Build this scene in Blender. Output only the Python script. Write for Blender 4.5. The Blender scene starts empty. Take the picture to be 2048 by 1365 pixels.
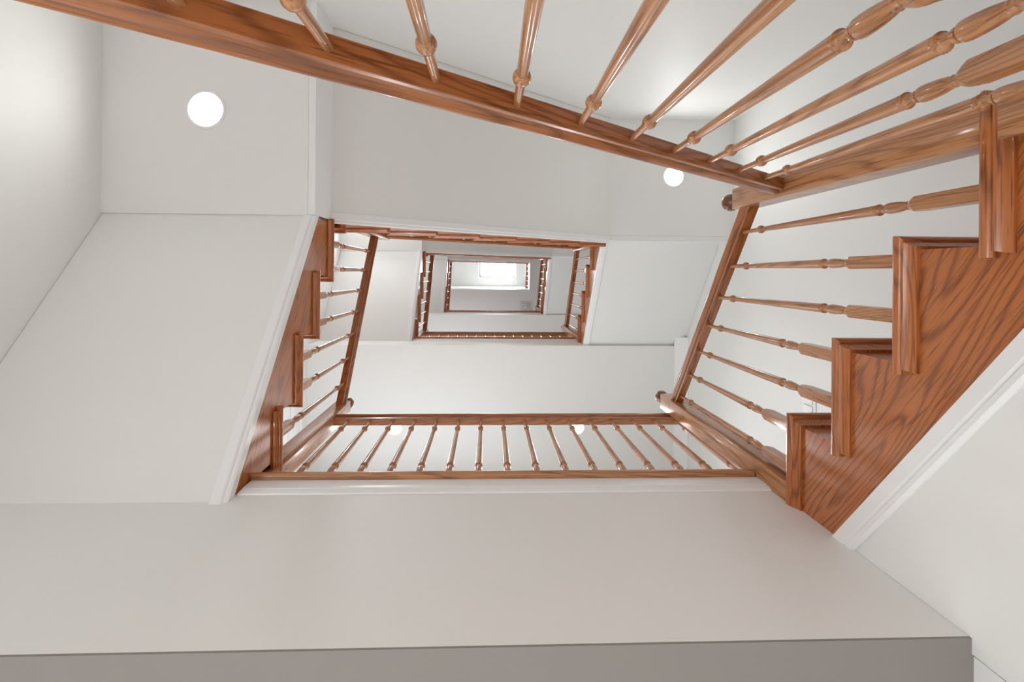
import bpy, math
from mathutils import Matrix, Vector

C = bpy.context.scene.collection
RISE, RUN, H = 0.18, 0.2524, 3.24          # riser height, tread run, storey height
SL = RISE / RUN
LV = lambda n: (n + 18) * RISE             # level n above/below the first landing -> height over the ground floor

# ------------------------------------------------------------------ materials
def new_mat(name):
    m = bpy.data.materials.new(name); m.use_nodes = True
    nt = m.node_tree; b = nt.nodes['Principled BSDF']
    return m, nt, b

def paint(name, col, rough=0.55, bump=0.02):
    m, nt, b = new_mat(name)
    b.inputs['Base Color'].default_value = (*col, 1); b.inputs['Roughness'].default_value = rough
    tc = nt.nodes.new('ShaderNodeTexCoord')
    n = nt.nodes.new('ShaderNodeTexNoise'); n.inputs['Scale'].default_value = 60; n.inputs['Detail'].default_value = 3
    bp = nt.nodes.new('ShaderNodeBump'); bp.inputs['Strength'].default_value = bump; bp.inputs['Distance'].default_value = 0.004
    nt.links.new(tc.outputs['Object'], n.inputs['Vector']); nt.links.new(n.outputs['Fac'], bp.inputs['Height'])
    nt.links.new(bp.outputs['Normal'], b.inputs['Normal'])
    return m

def oak(name, grain, cols, across=1.0, rough=0.3, coat=0.45):
    """stained red oak; grain = direction of the fibres in the part's own axes"""
    m, nt, b = new_mat(name); N, L = nt.nodes, nt.links
    q = Vector(grain).normalized().rotation_difference(Vector((0, 0, 1)))
    tc = N.new('ShaderNodeTexCoord'); oi = N.new('ShaderNodeObjectInfo')
    rot = N.new('ShaderNodeMapping'); rot.inputs['Rotation'].default_value = q.to_euler('XYZ')
    L.new(tc.outputs['Object'], rot.inputs['Vector'])
    off = N.new('ShaderNodeVectorMath'); off.operation = 'SCALE'; off.inputs[0].default_value = (7.3, 3.1, 11.7)
    L.new(oi.outputs['Random'], off.inputs['Scale'])
    add = N.new('ShaderNodeVectorMath'); add.operation = 'ADD'
    L.new(rot.outputs['Vector'], add.inputs[0]); L.new(off.outputs['Vector'], add.inputs[1])
    def scaled(v):
        mp = N.new('ShaderNodeVectorMath'); mp.operation = 'MULTIPLY'; mp.inputs[1].default_value = v
        L.new(add.outputs['Vector'], mp.inputs[0]); return mp.outputs['Vector']
    n1 = N.new('ShaderNodeTexNoise'); n1.inputs['Scale'].default_value = 1; n1.inputs['Detail'].default_value = 1.2; n1.inputs['Roughness'].default_value = 0.35; n1.inputs['Distortion'].default_value = 0.2
    L.new(scaled((9 * across, 9 * across, 1.0)), n1.inputs['Vector'])
    mul = N.new('ShaderNodeMath'); mul.operation = 'MULTIPLY'; mul.inputs[1].default_value = 140; L.new(n1.outputs['Fac'], mul.inputs[0])
    sn = N.new('ShaderNodeMath'); sn.operation = 'SINE'; L.new(mul.outputs[0], sn.inputs[0])
    rg = N.new('ShaderNodeMapRange'); rg.inputs['From Min'].default_value = -1; L.new(sn.outputs[0], rg.inputs['Value'])
    pw = N.new('ShaderNodeMath'); pw.operation = 'POWER'; pw.inputs[1].default_value = 4.0; L.new(rg.outputs['Result'], pw.inputs[0])
    n2 = N.new('ShaderNodeTexNoise'); n2.inputs['Scale'].default_value = 1; n2.inputs['Detail'].default_value = 3
    L.new(scaled((300, 300, 11)), n2.inputs['Vector'])
    pr = N.new('ShaderNodeMapRange'); pr.inputs['From Min'].default_value = 0.52; pr.inputs['From Max'].default_value = 0.72
    L.new(n2.outputs['Fac'], pr.inputs['Value'])
    n3 = N.new('ShaderNodeTexNoise'); n3.inputs['Scale'].default_value = 1; n3.inputs['Detail'].default_value = 2
    L.new(scaled((6, 6, 1.2)), n3.inputs['Vector'])
    mx = N.new('ShaderNodeMix'); mx.data_type = 'RGBA'
    mx.inputs['A'].default_value = (*cols[0], 1); mx.inputs['B'].default_value = (*cols[1], 1)
    L.new(n3.outputs['Fac'], mx.inputs['Factor'])
    mx2 = N.new('ShaderNodeMix'); mx2.data_type = 'RGBA'; mx2.inputs['B'].default_value = (*cols[2], 1)
    f2 = N.new('ShaderNodeMath'); f2.operation = 'MULTIPLY'; f2.inputs[1].default_value = 0.62; L.new(pw.outputs[0], f2.inputs[0])
    L.new(f2.outputs[0], mx2.inputs['Factor']); L.new(mx.outputs['Result'], mx2.inputs['A'])
    mx3 = N.new('ShaderNodeMix'); mx3.data_type = 'RGBA'; mx3.inputs['B'].default_value = (*[c * 0.55 for c in cols[2]], 1)
    f3 = N.new('ShaderNodeMath'); f3.operation = 'MULTIPLY'; f3.inputs[1].default_value = 0.75; L.new(pr.outputs['Result'], f3.inputs[0])
    L.new(f3.outputs[0], mx3.inputs['Factor']); L.new(mx2.outputs['Result'], mx3.inputs['A'])
    L.new(mx3.outputs['Result'], b.inputs['Base Color'])
    b.inputs['Roughness'].default_value = rough
    b.inputs['Coat Weight'].default_value = coat; b.inputs['Coat Roughness'].default_value = 0.09
    bp = N.new('ShaderNodeBump'); bp.inputs['Strength'].default_value = 0.12; bp.inputs['Distance'].default_value = 0.002
    L.new(f3.outputs[0], bp.inputs['Height']); L.new(bp.outputs['Normal'], b.inputs['Normal'])
    return m

OAK = ((0.52, 0.172, 0.040), (0.42, 0.124, 0.027), (0.15, 0.036, 0.009))
OAKB = ((0.54, 0.255, 0.108), (0.44, 0.195, 0.078), (0.23, 0.088, 0.032))
OAKR = ((0.46, 0.175, 0.062), (0.37, 0.13, 0.043), (0.15, 0.046, 0.014))
M = {
    'wall': paint('wall_paint', (0.815, 0.82, 0.806)),
    'soffit': paint('soffit_paint', (0.815, 0.82, 0.806)),
    'trim': paint('trim_paint', (0.85, 0.86, 0.865), 0.35, 0.0),
    'shaded_ceiling': paint('lobby_ceiling_shade', (0.255, 0.23, 0.215)),  # shade under the landing put into a dark base colour
    'grey': paint('ceiling_paint', (0.68, 0.68, 0.68)),
    'floor': paint('floor_carpet', (0.70, 0.69, 0.67), 0.9, 0.3),
    'oak_x': oak('oak_across', (1, 0, 0), OAK), 'oak_y': oak('oak_along', (0, 1, 0), OAK),
    'oak_z': oak('oak_upright', (0, 0, 1), OAK),
    'oak_s': oak('oak_slope', (0, 1, SL), OAK, 0.8),
    'bal': oak('oak_turned', (0, 0, 1), OAKB, 1.6), 'newel': oak('oak_post', (0, 0, 1), OAKB),
    'rail_s': oak('oak_rail_slope', (0, 1, SL), OAKR), 'nose': oak('oak_nosing', (1, 0, 0), OAKB), 'rail_x': oak('oak_rail', (1, 0, 0), OAKR),
    'knob': oak('oak_knob', (0, 0, 1), tuple(tuple(c * 0.45 for c in t) for t in OAK)),
    'plastic': paint('white_plastic', (0.86, 0.86, 0.86), 0.3, 0.0),
    'shade_ring': paint('shade_ring_grey', (0.22, 0.22, 0.22), 0.6, 0.0),  # grey standing for shade on the skylight shaft's inner wall
    'dark': paint('dark_gap', (0.08, 0.08, 0.08), 0.6, 0.0),
    'metal': paint('vent_enamel', (0.72, 0.72, 0.71), 0.4, 0.0),
}
def emit(name, col, s):
    m, nt, b = new_mat(name)
    b.inputs['Base Color'].default_value = (0.9, 0.9, 0.9, 1)
    b.inputs['Emission Color'].default_value = (*col, 1); b.inputs['Emission Strength'].default_value = s
    return m
M['lamp'] = emit('lamp_lens', (1.0, 0.97, 0.92), 14)
def glass():
    m, nt, b = new_mat('skylight_glass'); N, L = nt.nodes, nt.links
    t = N.new('ShaderNodeBsdfTransparent'); g = N.new('ShaderNodeBsdfGlossy'); g.inputs['Roughness'].default_value = 0.05
    mx = N.new('ShaderNodeMixShader'); mx.inputs[0].default_value = 0.06
    L.new(t.outputs[0], mx.inputs[1]); L.new(g.outputs[0], mx.inputs[2]); L.new(mx.outputs[0], N['Material Output'].inputs['Surface'])
    return m
M['glass'] = glass()

# ------------------------------------------------------------------ mesh helpers
class MB:
    def __init__(s): s.v, s.f = [], []
    def box(s, x0, x1, y0, y1, z0, z1):
        n = len(s.v)
        s.v += [(x, y, z) for z in (z0, z1) for y in (y0, y1) for x in (x0, x1)]
        s.f += [tuple(n + i for i in q) for q in ((0, 2, 3, 1), (4, 5, 7, 6), (0, 1, 5, 4), (2, 6, 7, 3), (0, 4, 6, 2), (1, 3, 7, 5))]
        return s
    def loft(s, loops, caps=True, closed=True):
        n0 = len(s.v); k = len(loops[0])
        for lp in loops: s.v += [tuple(p) for p in lp]
        for i in range(len(loops) - 1):
            a, b = n0 + i * k, n0 + (i + 1) * k
            for j in range(k if closed else k - 1):
                j2 = (j + 1) % k
                s.f.append((a + j, a + j2, b + j2, b + j))
        if caps:
            s.f.append(tuple(n0 + j for j in range(k))[::-1])
            s.f.append(tuple(n0 + (len(loops) - 1) * k + j for j in range(k)))
        return s
    def prism(s, poly, f0, f1):               # poly of 2-D points, f0/f1 place them in space
        return s.loft([[f0(*p) for p in poly], [f1(*p) for p in poly]])
    def lathe(s, prof, n=20, cx=0, cy=0):     # prof: (r, z)
        loops = [[(cx + r * math.cos(2 * math.pi * i / n), cy + r * math.sin(2 * math.pi * i / n), z) for i in range(n)] for r, z in prof]
        return s.loft(loops)
    def build(s, name, mat, parent=None, bevel=0.0, sharp=35, seg=2):
        me = bpy.data.meshes.new(name); me.from_pydata(s.v, [], s.f)
        import bmesh
        bm = bmesh.new(); bm.from_mesh(me)
        bmesh.ops.recalc_face_normals(bm, faces=bm.faces)
        if bevel:
            es = [e for e in bm.edges if len(e.link_faces) == 2 and e.calc_face_angle(0) > 0.6]
            bmesh.ops.bevel(bm, geom=es, offset=bevel, segments=seg, affect='EDGES', profile=0.5)
        bm.to_mesh(me); bm.free()
        for p in me.polygons: p.use_smooth = True
        me.set_sharp_from_angle(angle=math.radians(sharp))
        me.materials.append(mat)
        o = bpy.data.objects.new(name, me); C.objects.link(o)
        if parent: o.parent = parent
        return o

def tag(o, label=None, cat=None, group=None, kind=None):
    if label: o['label'] = label
    if cat: o['category'] = cat
    if group: o['group'] = group
    if kind: o['kind'] = kind
    return o
def thing(name, label, cat, loc=(0, 0, 0), rz=0.0, group=None):
    o = bpy.data.objects.new(name, None); C.objects.link(o); o.empty_display_size = 0.1
    o.location = loc; o.rotation_euler = (0, 0, rz)
    return tag(o, label, cat, group)
def struct(name, mb, mat, bevel=0.0, label=None, cat=None):
    return tag(mb.build(name, mat, None, bevel), label, cat, kind='structure')
def dup(root, dz, label, group=None):
    r = root.copy(); C.objects.link(r); r.location = Vector(root.location) + Vector((0, 0, dz)); r['label'] = label
    for ch in list(root.children):
        c = ch.copy(); C.objects.link(c); c.parent = r
        for g in list(ch.children):
            d = g.copy(); C.objects.link(d); d.parent = c
    return r

# ------------------------------------------------------------------ plan
XB, XD, YE = 0.904, -0.7546, -0.225        # nosing lips on the well side: right, left and top flights
OV = 0.022                                 # lip to stringer face
XL, XR, YT, YBACK = -1.704, 1.911, -1.21, 2.05
YC = 0.6617                                # landing nosing lip
YW = 0.690                               # wall under the landing
FB, FD, FE = -0.3431, 0.8051, -0.8709      # front lip of the first tread of each flight
HP = math.pi
def frame(kind): return {'B': (XB, FB, 0.0), 'D': (XD, FD, HP), 'E': (FE, YE, -HP / 2)}[kind]

# ------------------------------------------------------------------ flights (local x across the stair, y up the run, z up)
TT, D, NZ = 0.024, 0.055, 0.010
def nose_levels():
    out = []
    for i in range(9):
        a = math.pi * i / 8
        out.append((0.011 * (1 - math.sin(a)) if i not in (0, 8) else 0.011, NZ - TT / 2 + TT / 2 * math.cos(a)))
    return out
def make_tread(root, k, W, L, ext, y0, z):
    main, ret = MB(), MB()
    lm, lr = [], []
    e = 0.034
    for ins, dz in nose_levels():
        lm.append([(ins, y0 + ins, z + dz), (W, y0 + ins, z + dz), (W, y0 + L, z + dz), (e, y0 + L, z + dz), (e, y0 + e, z + dz)])
        lr.append([(ins, y0 + ins, z + dz), (e, y0 + e, z + dz), (e, y0 + L + ext, z + dz), (ins, y0 + L + ext, z + dz)])
    t = main.loft(lm).build('tread', M['oak_x'], root)
    ret.loft(lr).build('return_nosing', M['oak_y'], t)
    cv, lc = MB(), []
    for p, dz in ((0.017, 0.0), (0.017, -0.004), (0.013, -0.009), (0.009, -0.016), (0.007, -0.022), (0.007, -0.026)):
        o = OV - p; r = y0 + L + ext - 0.012 + (0.017 - p) * 0.4; i = OV + 0.004; f = 0.032 - p
        lc.append([(o, y0 + f, z + NZ - TT + dz), (W, y0 + f, z + NZ - TT + dz), (W, y0 + 0.036, z + NZ - TT + dz), (i, y0 + 0.036, z + NZ - TT + dz), (i, r, z + NZ - TT + dz), (o, r, z + NZ - TT + dz)])
    cv.loft(lc).build('cove_molding', M['oak_y'], t)
    MB().box(OV + 0.0285, W, y0 + 0.0325, y0 + 0.05, z - RISE, z + NZ - TT).build('riser', M['oak_x'], root)

def make_flight(name, label, kind, n, W, lev, low_y, high_y, zoff, soffit=True, y_soff=None):
    """stringer bottom runs from low_y to high_y along the run; zoff = its height over the run line at y=0"""
    x, y, rz = frame(kind)
    root = thing(name, label, 'staircase', (x, y, LV(lev)), rz, 'oak stair flights around the well')
    for k in range(1, n + 2):
        y0 = (k - 1) * RUN
        last = k == n + 1
        make_tread(root, k, W, 0.06 if last else RUN + 0.032, 0.0 if last else D - 0.032, y0, k * RISE)
    bl = lambda yy: zoff + SL * yy
    poly = [(low_y, bl(low_y)), (high_y, bl(high_y))]
    pts = [(low_y, max(bl(low_y) + 0.02, 0 if low_y < 0.034 else RISE - TT))] if low_y < 0.03 else []
    for k in range(1, n + 1):
        pts.append((max(low_y, (k - 1) * RUN + 0.032), k * RISE + NZ - TT)); pts.append((k * RUN + 0.032, k * RISE + NZ - TT))
    pts = [(min(p[0], high_y), p[1]) for p in pts]
    if high_y > n * RUN + 0.05:
        pts += [(n * RUN + 0.032, (n + 1) * RISE + NZ - TT), (high_y, (n + 1) * RISE + NZ - TT)]
    MB().prism(poly + pts[::-1], lambda a, z: (OV, a, z), lambda a, z: (OV + 0.028, a, z)).build('stringer', M['oak_s'], root)
    if soffit:
        pr = [(-0.004, 0.03), (-0.004, -0.004), (0.002, -0.008), (0.010, -0.008), (0.012, -0.013), (0.016, -0.016), (0.046, -0.016), (0.049, -0.012), (0.049, 0.03)]
        o = MB().prism(pr, lambda b, h: (OV + b, low_y, bl(low_y) + h), lambda b, h: (OV + b, high_y, bl(high_y) + h)).build('skirt_trim', M['trim'], root, sharp=20)
    else:                                  # board on the wall below the stringer
        pr = [(0.0015, 0.0), (-0.010, 0.0), (-0.010, -0.034), (-0.006, -0.039), (-0.010, -0.045), (-0.010, -0.056), (-0.004, -0.064), (0.0015, -0.064)]
        o = MB().prism(pr, lambda b, h: (OV + b, low_y, bl(low_y) + h), lambda b, h: (OV + b, high_y, bl(high_y) + h)).build('skirt_trim', M['trim'], root, sharp=20)
    tag(o, 'white painted trim board along the lower edge')
    return root

SIDE = ['nearest', 'second', 'third']
WB, WD, WE = XR - XB - 0.002, XD - XL - 0.002, YE - YT - 0.002
# right-hand flights
fl_low = make_flight('stair_flight', 'nearest right-hand oak flight, large orange-brown stepped stringer above a white trim board', 'B', 4, WB, -5, -0.02, 0.698 - FB, LV(-1.9) - LV(-5) - SL * (0.698 - FB), soffit=False)
ZB = (LV(13) - 0.38 + 0.23) - LV(13) - SL * (-0.262 - FB)
f1 = make_flight('stair_flight', 'second right-hand oak flight, small, stepping down the right edge of the middle opening', 'B', 4, WB, 13, -0.262 - FB, YW - FB, ZB)
dup(f1, H, 'third right-hand oak flight, tiny, farthest up beside the top opening')
# left-hand flights
ZD = 3.103 - LV(0) - SL * (FD - 0.689)
g0 = make_flight('stair_flight', 'nearest left-hand oak flight with white skirt trim, rising from the landing rail to the corner', 'D', 4, WD, 0, FD - YW, FD + 0.254, ZD)
dup(g0, H, 'second left-hand oak flight, small, along the left edge of the middle opening')
dup(g0, 2 * H, 'third left-hand oak flight, tiny, left of the bright top opening')
# long flights on the top side
ZE = 3.9815 - LV(5) - SL * (-0.777 - FE)
e0 = make_flight('stair_flight', 'long oak flight seen edge-on at the top of the middle opening, seven overlapping treads', 'E', 7, WE, 5, -0.777 - FE, 0.93 - FE, ZE)
dup(e0, H, 'second long oak flight, thin dark stepped line over the small opening')
dup(e0, 2 * H, 'third long flight, thin dark line across the top of the bright skylight opening')
ea = dup(e0, -H, 'lowest long oak flight carrying the large balusters at the top of the photo')

# ------------------------------------------------------------------ balusters, rails, newels
def turned(top):
    z1 = top - 0.103
    p = [(0.0092, 0.1752), (0.0085, 0.179), (0.0098, 0.182), (0.0088, 0.185), (0.0105, 0.192), (0.0122, 0.202), (0.0131, 0.213), (0.0135, 0.222), (0.0134, 0.229),
         (0.0128, 0.2325), (0.0118, 0.2338), (0.0085, 0.2340), (0.0083, 0.2365), (0.0101, 0.2372), (0.0104, 0.2400), (0.0100, 0.2418), (0.0080, 0.2424), (0.0079, 0.2460), (0.0084, 0.2495), (0.0096, 0.2530), (0.0116, 0.2556), (0.0139, 0.2568),
         (0.0143, 0.2580), (0.0141, 0.2602), (0.0116, 0.2610), (0.0115, 0.2628), (0.0130, 0.2650)]
    for i in range(1, 7):
        t = i / 6; p.append((0.0131 + (0.0084 - 0.0131) * t, 0.268 + (z1 - 0.013 - 0.268) * t))
    p += [(0.0079, z1 - 0.0115), (0.0092, z1 - 0.0105), (0.0092, z1 - 0.0085), (0.0100, z1 - 0.008), (0.0127, z1 - 0.005), (0.0139, z1), (0.0130, z1 + 0.005), (0.0105, z1 + 0.0085), (0.0074, z1 + 0.010),
          (0.0072, z1 + 0.03), (0.0068, top + 0.004)]
    return p
def baluster_mesh(top, block=0.165):
    mb = MB(); s = 0.016
    d = block - 0.165
    # square block with chamfered shoulder
    n = 24
    def sq(r, z, sup):
        out = []
        for i in range(n):
            a = 2 * math.pi * i / n
            c, q = math.cos(a), math.sin(a)
            k = max(abs(c), abs(q)) * (1 - sup) + sup
            out.append((r * c / k, r * q / k, z))
        return out
    loops = [sq(s, 0, 0)]
    for t in (0, 0.2, 0.4, 0.6, 0.8, 1.0):
        z, R = block - 0.014 + 0.022 * t, 0.0226 + (0.0112 - 0.0226) * t ** 1.15
        lp = []
        for x, y, _ in sq(s, z, 0):
            d0 = math.hypot(x, y); k = min(1, R / d0); lp.append((x * k, y * k, z))
        loops.append(lp)
    for r, z in turned(top - d): loops.append([(r * math.cos(2 * math.pi * i / n), r * math.sin(2 * math.pi * i / n), z + d) for i in range(n)])
    mb.loft(loops)
    return mb
_bal = {}
def baluster(root, x, y, z, top, block=0.165):
    key = (round(top, 3), block)
    if key not in _bal:
        o = baluster_mesh(top, block).build('baluster', M['bal'], None, sharp=28)
        _bal[key] = o; first = o
    else:
        first = _bal[key].copy(); C.objects.link(first)
    first.parent = root; first.location = (x, y, z)
    return first
HALF = [(0.0165, 0.0), (0.018, 0.0015), (0.0185, 0.0125), (0.0140, 0.0155), (0.0140, 0.0195), (0.0195, 0.023), (0.0255, 0.030), (0.0288, 0.038), (0.0288, 0.043), (0.0265, 0.050), (0.0205, 0.056), (0.011, 0.0605), (0.0, 0.0618)]
PROF = [(w, h) for w, h in HALF] + [(-w, h) for w, h in HALF[-2::-1]]
def rail_along_y(root, x, ya, yb, za, zb, mat):
    return MB().prism(PROF, lambda w, h: (x + w, ya, za + h), lambda w, h: (x + w, yb, zb + h)).build('handrail', mat, root, sharp=28)

def balustrade(label, kind, lev, bx, ys, rail, railz0):
    """ys: list of (tread number, local y); rail: (y from, y to); railz0: underside height at y=0 over level lev"""
    x, y, rz = frame(kind)
    root = thing('balustrade', label, 'railing', (x, y, LV(lev)), rz, 'oak balustrades around the well')
    rail_along_y(root, bx, rail[0], rail[1], railz0 + SL * rail[0], railz0 + SL * rail[1], M['rail_s'])
    for k, yy in ys:
        zt = railz0 + SL * yy - k * RISE
        baluster(root, bx, yy, k * RISE + NZ + 0.0005, round(zt - NZ, 3))
    return root
def newel(label, x, y, z0, z1, w=0.038):
    root = thing('newel_post', label, 'newel post', (x, y, z0), 0, 'square oak newel posts with ball tops')
    h = z1 - z0; c = 0.010
    MB().loft([[(sx * w, sy * w, 0) for sx, sy in ((-1, -1), (1, -1), (1, 1), (-1, 1))], [(sx * w, sy * w, h - c) for sx, sy in ((-1, -1), (1, -1), (1, 1), (-1, 1))],
               [(sx * (w - c), sy * (w - c), h) for sx, sy in ((-1, -1), (1, -1), (1, 1), (-1, 1))]]).build('post', M['newel'], root, bevel=0.0022)
    r, zc = 0.034, h + 0.067
    prof = [(0.022, h - 0.001), (0.022, h + 0.006), (0.016, h + 0.010), (0.013, h + 0.020), (0.014, h + 0.030), (0.019, h + 0.034)]
    a0 = -1.02
    for i in range(13):
        a = a0 + (math.pi / 2 - a0) * i / 12
        prof.append((max(r * math.cos(a), 0.0006), zc + r * math.sin(a)))
    MB().lathe(prof, 28).build('finial', M['knob'], root, sharp=40)
    return root

BX = 0.045
# right flights: two balusters a tread
ysB = [(k, (k - 1) * RUN + o) for k in (1, 2, 3, 4) for o in (0.0555, 0.1815)][1:]
zB = 3.462 - LV(-5) - SL * (-0.036 - FB)
b0 = balustrade('nearest right-hand balustrade, sloping rail with seven turned balusters along the right flight', 'B', -5, BX, ysB, (-0.249 - FB, 0.628 - FB), zB)
dup(b0, H, 'second right-hand balustrade, small, its balusters pale spokes right of the middle opening')
dup(b0, 2 * H, 'third right-hand balustrade, tiny, right of the grey top ceiling')
# left flights
ysD = [(k, (k - 1) * RUN + o) for k in (1, 2, 3, 4) for o in (0.064, 0.190)][1:]
zD = 4.266 - LV(0) - SL * (FD - 0.607)
d0 = balustrade('nearest left-hand balustrade, sloping rail with seven turned balusters above the left flight', 'D', 0, BX, ysD, (FD - 0.712, FD + 0.248), zD)
dup(d0, H, 'second left-hand balustrade, small, its balusters pale spokes left of the middle opening')
dup(d0, 2 * H, 'third left-hand balustrade, tiny, by the left edge of the bright top opening')
# long flights
BXE = 0.061
ysE = []
for i in range(13):
    xx = 0.803 - 0.1262 * i
    yy = xx - FE
    k = int((yy - 0.004) // RUN) + 1
    if k >= 1 and yy - (k - 1) * RUN > 0.01: ysE.append((k, yy))
zE = 3.016 - LV(-13) - SL * (0.803 - FE)
a0 = balustrade('lowest long balustrade crossing the top of the photo, nearest rail with ten large balusters', 'E', -13, BXE, ysE, (-0.762 - FE, 0.911 - FE), zE)
dup(a0, H, 'second long balustrade, hidden mostly above the edge-on flight at the top of the middle opening')
dup(a0, 2 * H, 'third long balustrade, thin line over the small upper opening')

# newels
nAB = newel('big newel post at upper right where two rails meet, ball top at its left end', 0.949, -0.286, LV(-5), 3.402)
nAB1 = dup(nAB, H, 'small newel post at the right end of the edge-on flight')
dup(nAB, 2 * H, 'tiny newel post at the upper right corner of the small inner opening')
nC = newel('newel post at the right end of the nearest landing rail, long grained face', 0.949, 0.666, 3.072, 4.10)
dup(nC, H, 'small whitish newel post at the right end of the second landing rail')
dup(nC, 2 * H, 'tiny newel post at the right end of the third landing nosing')
nD = newel('newel post at the left end of the nearest landing rail, beside the left flight', -0.799, 0.75, LV(0), 4.277)
dup(nD, H, 'small whitish newel post at the left end of the second landing rail')
dup(nD, 2 * H, 'tiny newel post at the left end of the third landing nosing')
nDE = newel('newel post peeking under the first edge-on treads, top left corner of the middle opening', -0.799, -0.286, LV(5), 5.23)
dup(nDE, H, 'small newel post at the upper left corner of the small inner opening')
dup(nDE, 2 * H, 'tiny newel post at the upper left corner of the bright top opening')

# landings: nosing board and level balustrade
def landing_rail(label, z):
    root = thing('balustrade', label, 'railing', (0, 0.742, z), 0, 'oak balustrades around the well')
    zr = 0.752
    pr = [(w, h * 0.9) for w, h in PROF]
    MB().prism(pr, lambda w, h: (-0.765, w, zr + h), lambda w, h: (0.992, w, zr + h)).build('handrail', M['rail_x'], root, sharp=28)
    for i in range(16): baluster(root, -0.691 + 0.1097 * i, 0, NZ + 0.0005, zr - NZ, 0.13)
    return root
l0 = landing_rail('nearest level balustrade, sixteen balusters in a row along the landing at bottom centre', LV(0))
dup(l0, H, 'second level balustrade, a row of white baluster dots along the middle opening')
dup(l0, 2 * H, 'third level balustrade, tiny, above the lower edge of the small opening')
def nosing(label, z, x0, x1):
    root = thing('landing_nosing', label, 'nosing', (0, YC, z), 0, 'oak landing nosings with white trim')
    lv = nose_levels()
    MB().loft([[(x0, i, d), (x1, i, d), (x1, 0.10, d), (x0, 0.10, d)] for i, d in lv]).build('nosing_board', M['nose'], root)
    q = YW - YC; t = NZ - TT
    pr = [(q + 0.002, t), (q - 0.007, t), (q - 0.009, t - 0.004), (q - 0.009, t - 0.056), (q - 0.006, t - 0.062), (q - 0.008, t - 0.068), (q - 0.004, t - 0.082), (q + 0.002, t - 0.084)]
    o = MB().prism(pr, lambda a, h: (x0 + 0.004, a, h), lambda a, h: (x1 + 0.012, a, h)).build('trim_board', M['trim'], root, sharp=20)
    tag(o, 'white painted trim board under the nosing')
    return root
n0 = nosing('nearest oak landing nosing, long straight board below the row of balusters', LV(0), -0.772, 0.905)
dup(n0, H, 'second oak landing nosing, bottom edge of the middle opening')
dup(n0, 2 * H, 'third oak landing nosing, bottom edge of the small inner opening')

# ------------------------------------------------------------------ shell
ZT = 14.4
T = 0.14
struct('floor', MB().box(XL - T, XR + T, YT - T, YBACK + T, -0.1, 0), M['floor'])
GY0, GY1, GZ0, GZ1 = -0.25, 0.35, 0.15, 1.5      # unseen glazed opening, added to light the ground floor
struct('wall_left', MB().box(XL - T, XL, YT - T, GY0, 0, ZT + 0.3).box(XL - T, XL, GY1, YBACK + T, 0, ZT + 0.3).box(XL - T, XL, GY0, GY1, GZ1, ZT + 0.3).box(XL - T, XL, GY0, GY1, 0, GZ0), M['wall'])
f = MB()
for y0, y1, z0, z1 in ((GY0, GY0 + 0.06, GZ0, GZ1), (GY1 - 0.06, GY1, GZ0, GZ1), (GY0 + 0.06, GY1 - 0.06, GZ0, GZ0 + 0.06), (GY0 + 0.06, GY1 - 0.06, GZ1 - 0.06, GZ1)): f.box(XL - 0.1, XL - 0.03, y0, y1, z0, z1)
struct('window_2', f, M['trim'])
struct('wall_right', MB().box(XR, XR + T, YT - T, YBACK + T, 0, ZT + 0.3), M['wall'])
struct('wall_far', MB().box(XL, XR, YT - T, YT, 0, ZT + 0.3), M['wall'])
# back wall; unseen windows added on every landing to light the soffits
WX0, WX1 = -1.5, 0.3
wz = [(LV(0) + 0.55, LV(0) + 2.2), (LV(18) + 0.55, LV(18) + 2.2), (LV(36) + 0.55, LV(36) + 2.2)]
w = MB(); w.box(XL, WX0, YBACK, YBACK + T, 0, ZT + 0.3).box(WX1, XR, YBACK, YBACK + T, 0, ZT + 0.3)
zz = 0
for a, b in wz: w.box(WX0, WX1, YBACK, YBACK + T, zz, a); zz = b
w.box(WX0, WX1, YBACK, YBACK + T, zz, ZT + 0.3)
struct('wall_near', w, M['wall'])
for i, (a, b) in enumerate(wz):
    f = MB()
    for x0, x1, z0, z1 in ((WX0, WX0 + 0.05, a, b), (WX1 - 0.05, WX1, a, b), (WX0 + 0.05, WX1 - 0.05, a, a + 0.05), (WX0 + 0.05, WX1 - 0.05, b - 0.05, b), (0.08, 0.12, a + 0.05, b - 0.05)):
        f.box(x0, x1, YBACK + 0.03, YBACK + 0.1, z0, z1)
    struct('window_%d' % (i + 3), f, M['trim'])

# landings
LT = 0.41
for i, lv in enumerate((0, 18, 36)):
    z = LV(lv)
    zb = z - LT if i else 2.70
    mb = MB().box(XL, XR, YW if i else YW + 0.037, YBACK, zb, z - 0.003)
    struct('landing_%d' % (i + 1), mb, M['soffit'])
struct('ceiling', MB().box(XL, XR, YW, YBACK, 2.553, 2.558), M['shaded_ceiling'])
# wall below the left flight's lower end on upper storeys is the landing edge itself
# soffits under the flights (x across, y run as in the flights)
def soffit(name, kind, lev, ya, yb, zoff, W, x_in=OV + 0.0495):
    x, y, rz = frame(kind)
    bl = lambda a: zoff + SL * a
    poly = [(ya, bl(ya)), (yb, bl(yb)), (yb, bl(yb) + 0.05), (ya, bl(ya) + 0.05)]
    o = MB().prism(poly, lambda a, z: (x_in, a, z), lambda a, z: (W, a, z)).build(name, M['soffit'])
    o.location = (x, y, LV(lev)); o.rotation_euler = (0, 0, rz)
    return tag(o, kind='structure')
for s in (1, 2): soffit('ceiling_right', 'B', -5 + 18 * s, -0.262 - FB, YW + 0.004 - FB, ZB, WB)
for s in (0, 1, 2): soffit('ceiling_left', 'D', 18 * s, FD - YW - 0.002, FD + 0.254, ZD, WD)
for s in (0, 1, 2): soffit('ceiling_top', 'E', 5 + 18 * s, -0.777 - FE, 0.935 - FE, ZE, WE)
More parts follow.
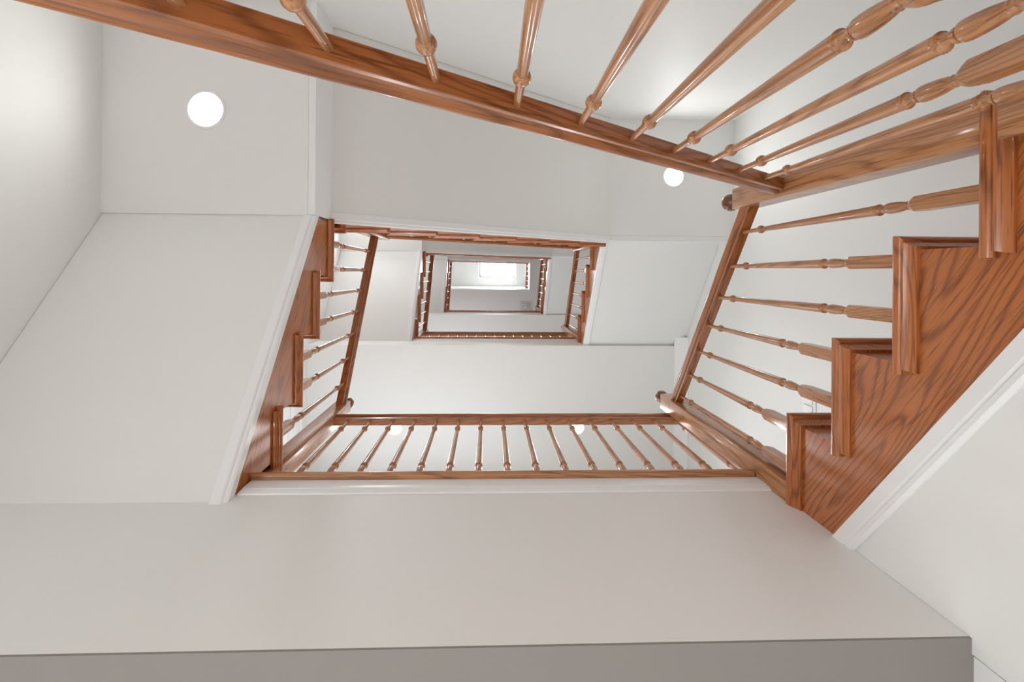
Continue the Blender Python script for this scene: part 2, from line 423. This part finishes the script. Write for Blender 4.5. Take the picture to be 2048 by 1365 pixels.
# corner platforms
XP = XD - OV                                # plane of the left stringer
for s in (-1, 0, 1, 2):
    z = LV(5 + 18 * s)
    mb = MB().box(XL, XP - 0.032, YT, -0.254, 0 if s < 0 else z - 0.372, z - TT)
    struct('platform_left', mb, M['soffit'])
    if s >= 0:   # white face closing the step up to the long flight's soffit
        struct('trim_1', MB().box(XP - 0.031, XP, YT, -0.256, z - 0.372, z - 0.14), M['trim'])
for s in (0, 1):
    z = LV(-5 + 18 * (s + 1))
    struct('platform_right', MB().box(0.932, XR, YT, -0.302, z - 0.38, z - TT), M['soffit'])
    struct('trim_2', MB().box(XB + OV + 0.006, XR, -0.301, -0.262, z - 0.38, z - 0.14), M['soffit'])
struct('platform_right', MB().box(0.932, XR, YT, -0.30, LV(-5) - 0.1, LV(-5) - TT), M['soffit'])
# ground storey: wall under the landing, closed wall under the nearest right flight and under the lowest long flight
struct('wall_under_landing', MB().box(XL, XB + OV + 0.001, YW, YW + 0.036, 2.558, LV(0) - TT), M['wall'])
bl = lambda yy: LV(-5) + (LV(-1.9) - LV(-5) - SL * (0.698 - FB)) + SL * (yy - FB)
poly = [(-0.30, 0), (0.72, 0), (0.72, 2.72), (YW, bl(YW) - 0.002), (-0.30, bl(-0.30) - 0.002)]
struct('wall_under_stair', MB().prism(poly, lambda a, z: (XB + OV + 0.002, a, z), lambda a, z: (XB + OV + 0.05, a, z)), M['wall'])
blE = lambda xx: LV(-13) + ZE + SL * (xx - FE)
poly = [(-0.777, 0), (0.93, 0), (0.93, blE(0.93) - 0.03), (-0.777, max(0.02, blE(-0.777) - 0.03))]
struct('wall_under_long_flight', MB().prism(poly, lambda a, z: (a, YE - OV - 0.03, z), lambda a, z: (a, YE - OV - 0.002, z)), M['wall'])
# cased opening past the end of that wall
struct('trim_3', MB().box(XB + OV + 0.006, XB + OV + 0.034, 0.725, YBACK, 2.42, 2.553), M['trim'])
# crown along the landing's right wall, head casing of a door on its left wall
for s in (0, 1, 2):
    zc = LV(18 * (s + 1)) - LT if s < 2 else 11.70
    struct('trim_4', MB().prism([(XR, zc), (XR - 0.108, zc), (XR - 0.104, zc - 0.012), (XR - 0.06, zc - 0.03), (XR - 0.02, zc - 0.08), (XR - 0.012, zc - 0.09), (XR, zc - 0.09)], lambda x, z: (x, 0.60, z), lambda x, z: (x, YBACK, z)), M['trim'])
    z = LV(18 * s)
    dm = MB()
    dm.box(XL, XL + 0.012, 0.98, 1.82, z, z + 2.36)
    struct('door_%d' % (s + 1), dm, M['trim'])
    cs = MB().box(XL, XL + 0.022, 0.88, 0.98, z, z + 2.62).box(XL, XL + 0.022, 1.82, 1.92, z, z + 2.62).box(XL, XL + 0.022, 0.98, 1.82, z + 2.44, z + 2.62).box(XL, XL + 0.03, 0.88, 1.92, z + 2.62, z + 2.645).box(XL, XL + 0.016, 0.98, 1.82, z + 2.36, z + 2.44)
    struct('trim_5', cs, M['trim'], 0.003)

# top storey: slab with the well cut out, white edge boards, room above with the skylight
ZS, ZF = 11.70, LV(49)
XO, YO = 0.912, 0.357
s_ = MB().box(XL, XR, YO, YBACK, ZS, ZF).box(XO, XR, YT, YO, ZS, ZF)
struct('landing_4', s_, M['grey'])
struct('trim_6', MB().box(XL, XO, YO - 0.012, YO, ZS - 0.006, ZF + 0.02).box(XO - 0.012, XO, YE - 0.03, YO, ZS - 0.006, ZF + 0.02), M['trim'])
struct('wall_top_room', MB().box(XL, XO + 0.06, YO + 0.0, YO + 0.1, ZF, ZT), M['wall'])
SX0, SX1, SY0, SY1 = -0.285, 0.761, -0.50, 0.119
c = MB().box(XL, SX0, YT, YBACK, ZT, ZT + 0.3).box(SX1, XR, YT, YBACK, ZT, ZT + 0.3).box(SX0, SX1, YT, SY0, ZT, ZT + 0.3).box(SX0, SX1, SY1, YBACK, ZT, ZT + 0.3)
struct('ceiling_top_room', c, M['wall'])
fr = MB()
def rrect(x0, x1, y0, y1, r, z, n=5):
    out = []
    for cx, cy, a0 in ((x1 - r, y1 - r, 0), (x0 + r, y1 - r, 90), (x0 + r, y0 + r, 180), (x1 - r, y0 + r, 270)):
        for i in range(n + 1):
            a = math.radians(a0 + 90 * i / n); out.append((cx + r * math.cos(a), cy + r * math.sin(a), z))
    return out
outer = lambda z: rrect(SX0, SX1, SY0, SY1, 0.004, z)
inner = lambda z: rrect(SX0 + 0.035, SX1 - 0.035, SY0 + 0.035, SY1 - 0.012, 0.06, z)
fr.loft([outer(ZT + 0.12), outer(ZT + 0.2), inner(ZT + 0.2), inner(ZT + 0.12), outer(ZT + 0.12)], caps=False)
wf = struct('window_1', fr, M['trim'])
shade_mb = MB()  # dark ring drawn in place of the shaft wall's shading
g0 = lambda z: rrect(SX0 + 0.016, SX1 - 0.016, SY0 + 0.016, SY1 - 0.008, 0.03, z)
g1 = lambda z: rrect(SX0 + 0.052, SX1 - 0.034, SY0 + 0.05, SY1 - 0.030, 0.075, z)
shade_mb.loft([g0(ZT + 0.112), g0(ZT + 0.119), g1(ZT + 0.119), g1(ZT + 0.112), g0(ZT + 0.112)], caps=False)
shade_mb.build('shade_ring', M['shade_ring'], wf)
MB().box(SX0 + 0.02, SX1 - 0.02, SY0 + 0.02, SY1 - 0.006, ZT + 0.17, ZT + 0.176).build('pane', M['glass'], wf)
# guard rail at the right of the top opening
gr = thing('balustrade', 'top guard rail, speckled strip right of the skylight at the bright opening', 'railing', (XO + 0.02, 0, ZF), 0, 'oak balustrades around the well')
rail_along_y(gr, 0.0, YE - 0.03, YO, 0.80, 0.80, M['oak_y'])
for i in range(5): baluster(gr, 0.0, YE + 0.04 + 0.12 * i, 0, 0.80)

# vent on the top ceiling
vt = thing('ceiling_vent', 'square grey diffuser vent with nested rings on the grey top ceiling', 'vent', (0.812, 0.745, ZS))
f = MB()
for i in range(5):
    h = 0.122 - 0.023 * i; q = h - (0.017 if i < 4 else 0.028); z = -0.012 - 0.003 * (i % 2)
    f.loft([[(h, h, z), (-h, h, z), (-h, -h, z), (h, -h, z)], [(q, q, z - 0.006), (-q, q, z - 0.006), (-q, -q, z - 0.006), (q, -q, z - 0.006)], [(q, q, z), (-q, q, z), (-q, -q, z), (q, -q, z)], [(h, h, z), (-h, h, z), (-h, -h, z), (h, -h, z)]], caps=False)
f.build('louver', M['metal'], vt)
MB().box(-0.122, 0.122, -0.122, 0.122, -0.009, -0.001).build('backing', M['dark'], vt)
# double light switch on the right wall
sw = thing('light_switch', 'white double light switch plate on the right wall behind the balusters', 'light switch', (XR, 0.763, 4.356))
MB().box(-0.006, 0, -0.058, 0.058, -0.058, 0.058).build('plate', M['plastic'], sw, bevel=0.003)
for yy in (-0.023, 0.023):
    MB().prism([(-0.006, -0.034), (-0.008, -0.034), (-0.012, 0.034), (-0.006, 0.034)], lambda x, z, yy=yy: (x, yy - 0.016, z), lambda x, z, yy=yy: (x, yy + 0.016, z)).build('rocker', M['plastic'], sw)
    MB().box(-0.0066, -0.005, yy - 0.018, yy + 0.018, -0.036, 0.036).build('gap', M['dark'], sw)

# recessed lights
def can(label, x, y, z, power, r=0.087, spread=120):
    root = thing('recessed_light', label, 'ceiling light', (x, y, z), 0, 'round recessed ceiling lights')
    MB().lathe([(r, -0.0005), (r, -0.003), (r - 0.004, -0.005), (r - 0.011, -0.005), (r - 0.013, -0.001)], 40).build('trim_ring', M['plastic'], root) if False else None
    n = 40; lp = []
    for rr, zz in ((r, 0.0), (r, -0.003), (r - 0.003, -0.005), (r - 0.011, -0.005), (r - 0.013, -0.0015), (r - 0.013, 0.0)):
        lp.append([(rr * math.cos(2 * math.pi * i / n), rr * math.sin(2 * math.pi * i / n), zz) for i in range(n)])
    MB().loft(lp, caps=False).build('trim_ring', M['plastic'], root)
    r2 = r - 0.013
    MB().lathe([(r2, -0.0018), (r2, -0.0035), (r2 * 0.7, -0.0062), (0.002, -0.0072)], n).build('lens', M['lamp'], root)
    l = bpy.data.lights.new('downlight', 'AREA'); l.shape = 'DISK'; l.size = 2 * r2; l.energy = power; l.color = (0.98, 0.985, 1.0); l.spread = math.radians(spread)
    o = bpy.data.objects.new('downlight', l); C.objects.link(o); o.location = (x, y, z - 0.012)
    return root
can('large round recessed light on the ceiling at upper left', -1.256, -0.715, LV(5) - 0.372, 1.4, 0.087, 165)
can('round recessed light at upper right, just under the nearest rail', 1.428, -0.766, LV(13) - 0.38, 1.5, 0.087, 165)
can('round recessed light behind the left part of the landing balusters', -0.878, 1.478, LV(18) - LT, 4, 0.072)
can('round recessed light behind the right part of the landing balusters', 0.866, 1.478, LV(18) - LT, 4, 0.072)

can('unseen fill light added on the lobby ceiling below the landing', -0.3, 0.95, 2.553, 34, 0.072, 150)  # added lamp, its floor bounce lifts the walls and soffits above
can('added unseen fill light under the second corner platform, hidden behind the edge-on flight', -1.256, -0.715, LV(23) - 0.372, 10, 0.087, 170)  # unseen repeat of the corner light, added to brighten the left soffit
can('added unseen fill light under the third corner platform, hidden behind the small opening', -1.256, -0.715, LV(41) - 0.372, 6, 0.087, 170)  # same added fill, one storey higher
# light from the skylight, and fill lamps set in the added unseen windows
def opening_lamp(x, y, z, sx, sz, e, rot, col=(0.92, 0.96, 1.0)):
    l = bpy.data.lights.new('daylight_fill', 'AREA'); l.shape = 'RECTANGLE'; l.size = sx; l.size_y = sz; l.energy = e; l.color = col
    o = bpy.data.objects.new('daylight_fill', l); C.objects.link(o); o.location = (x, y, z); o.rotation_euler = rot
for (a, b), e in zip(wz, (6, 7, 8)):
    opening_lamp((WX0 + WX1) / 2, YBACK + 0.02, (a + b) / 2, WX1 - WX0 - 0.1, b - a - 0.1, e, (-math.pi / 2, 0, 0))
opening_lamp((SX0 + SX1) / 2, (SY0 + SY1) / 2, ZT + 0.28, SX1 - SX0, SY1 - SY0, 56, (0, 0, 0))
opening_lamp(XL - 0.02, (GY0 + GY1) / 2, (GZ0 + GZ1) / 2, GZ1 - GZ0 - 0.12, GY1 - GY0 - 0.12, 8, (0, -math.pi / 2, 0))

# ------------------------------------------------------------------ world, camera, view
wd = bpy.data.worlds.new('sky'); bpy.context.scene.world = wd; wd.use_nodes = True
wd.node_tree.nodes['Background'].inputs['Color'].default_value = (0.93, 0.97, 1.0, 1)
wd.node_tree.nodes['Background'].inputs['Strength'].default_value = 2.0

R0 = Vector((0.999408425, -0.008008344, -0.033446467)); R1 = Vector((0.008076592, 0.999965567, 0.001905918)); R2 = Vector((0.033430052, -0.002174924, 0.999438693))
cam = bpy.data.cameras.new('camera'); co = bpy.data.objects.new('camera', cam); C.objects.link(co)
m = Matrix.Identity(4)
for i in range(3): m[i][0], m[i][1], m[i][2] = R0[i], -R1[i], -R2[i]
m[2][3] = 1.712875
co.matrix_world = m
cam.sensor_width = 36; cam.lens = 910 / 2048 * 36
cam.shift_x = (1024 - 1007.9989) / 2048; cam.shift_y = (545.5698 - 682.5) / 2048
cam.clip_start = 0.01
sc = bpy.context.scene; sc.camera = co
sc.view_settings.view_transform = 'Standard'; sc.view_settings.look = 'None'; sc.view_settings.gamma = 1
sc.view_settings.use_curve_mapping = False; sc.view_settings.exposure = 0.42
sc.cycles.max_bounces = 8; sc.cycles.diffuse_bounces = 7; sc.cycles.glossy_bounces = 3; sc.cycles.use_denoising = True
sc.cycles.use_adaptive_sampling = True; sc.cycles.adaptive_threshold = 0.04; sc.cycles.caustics_reflective = False; sc.cycles.caustics_refractive = False
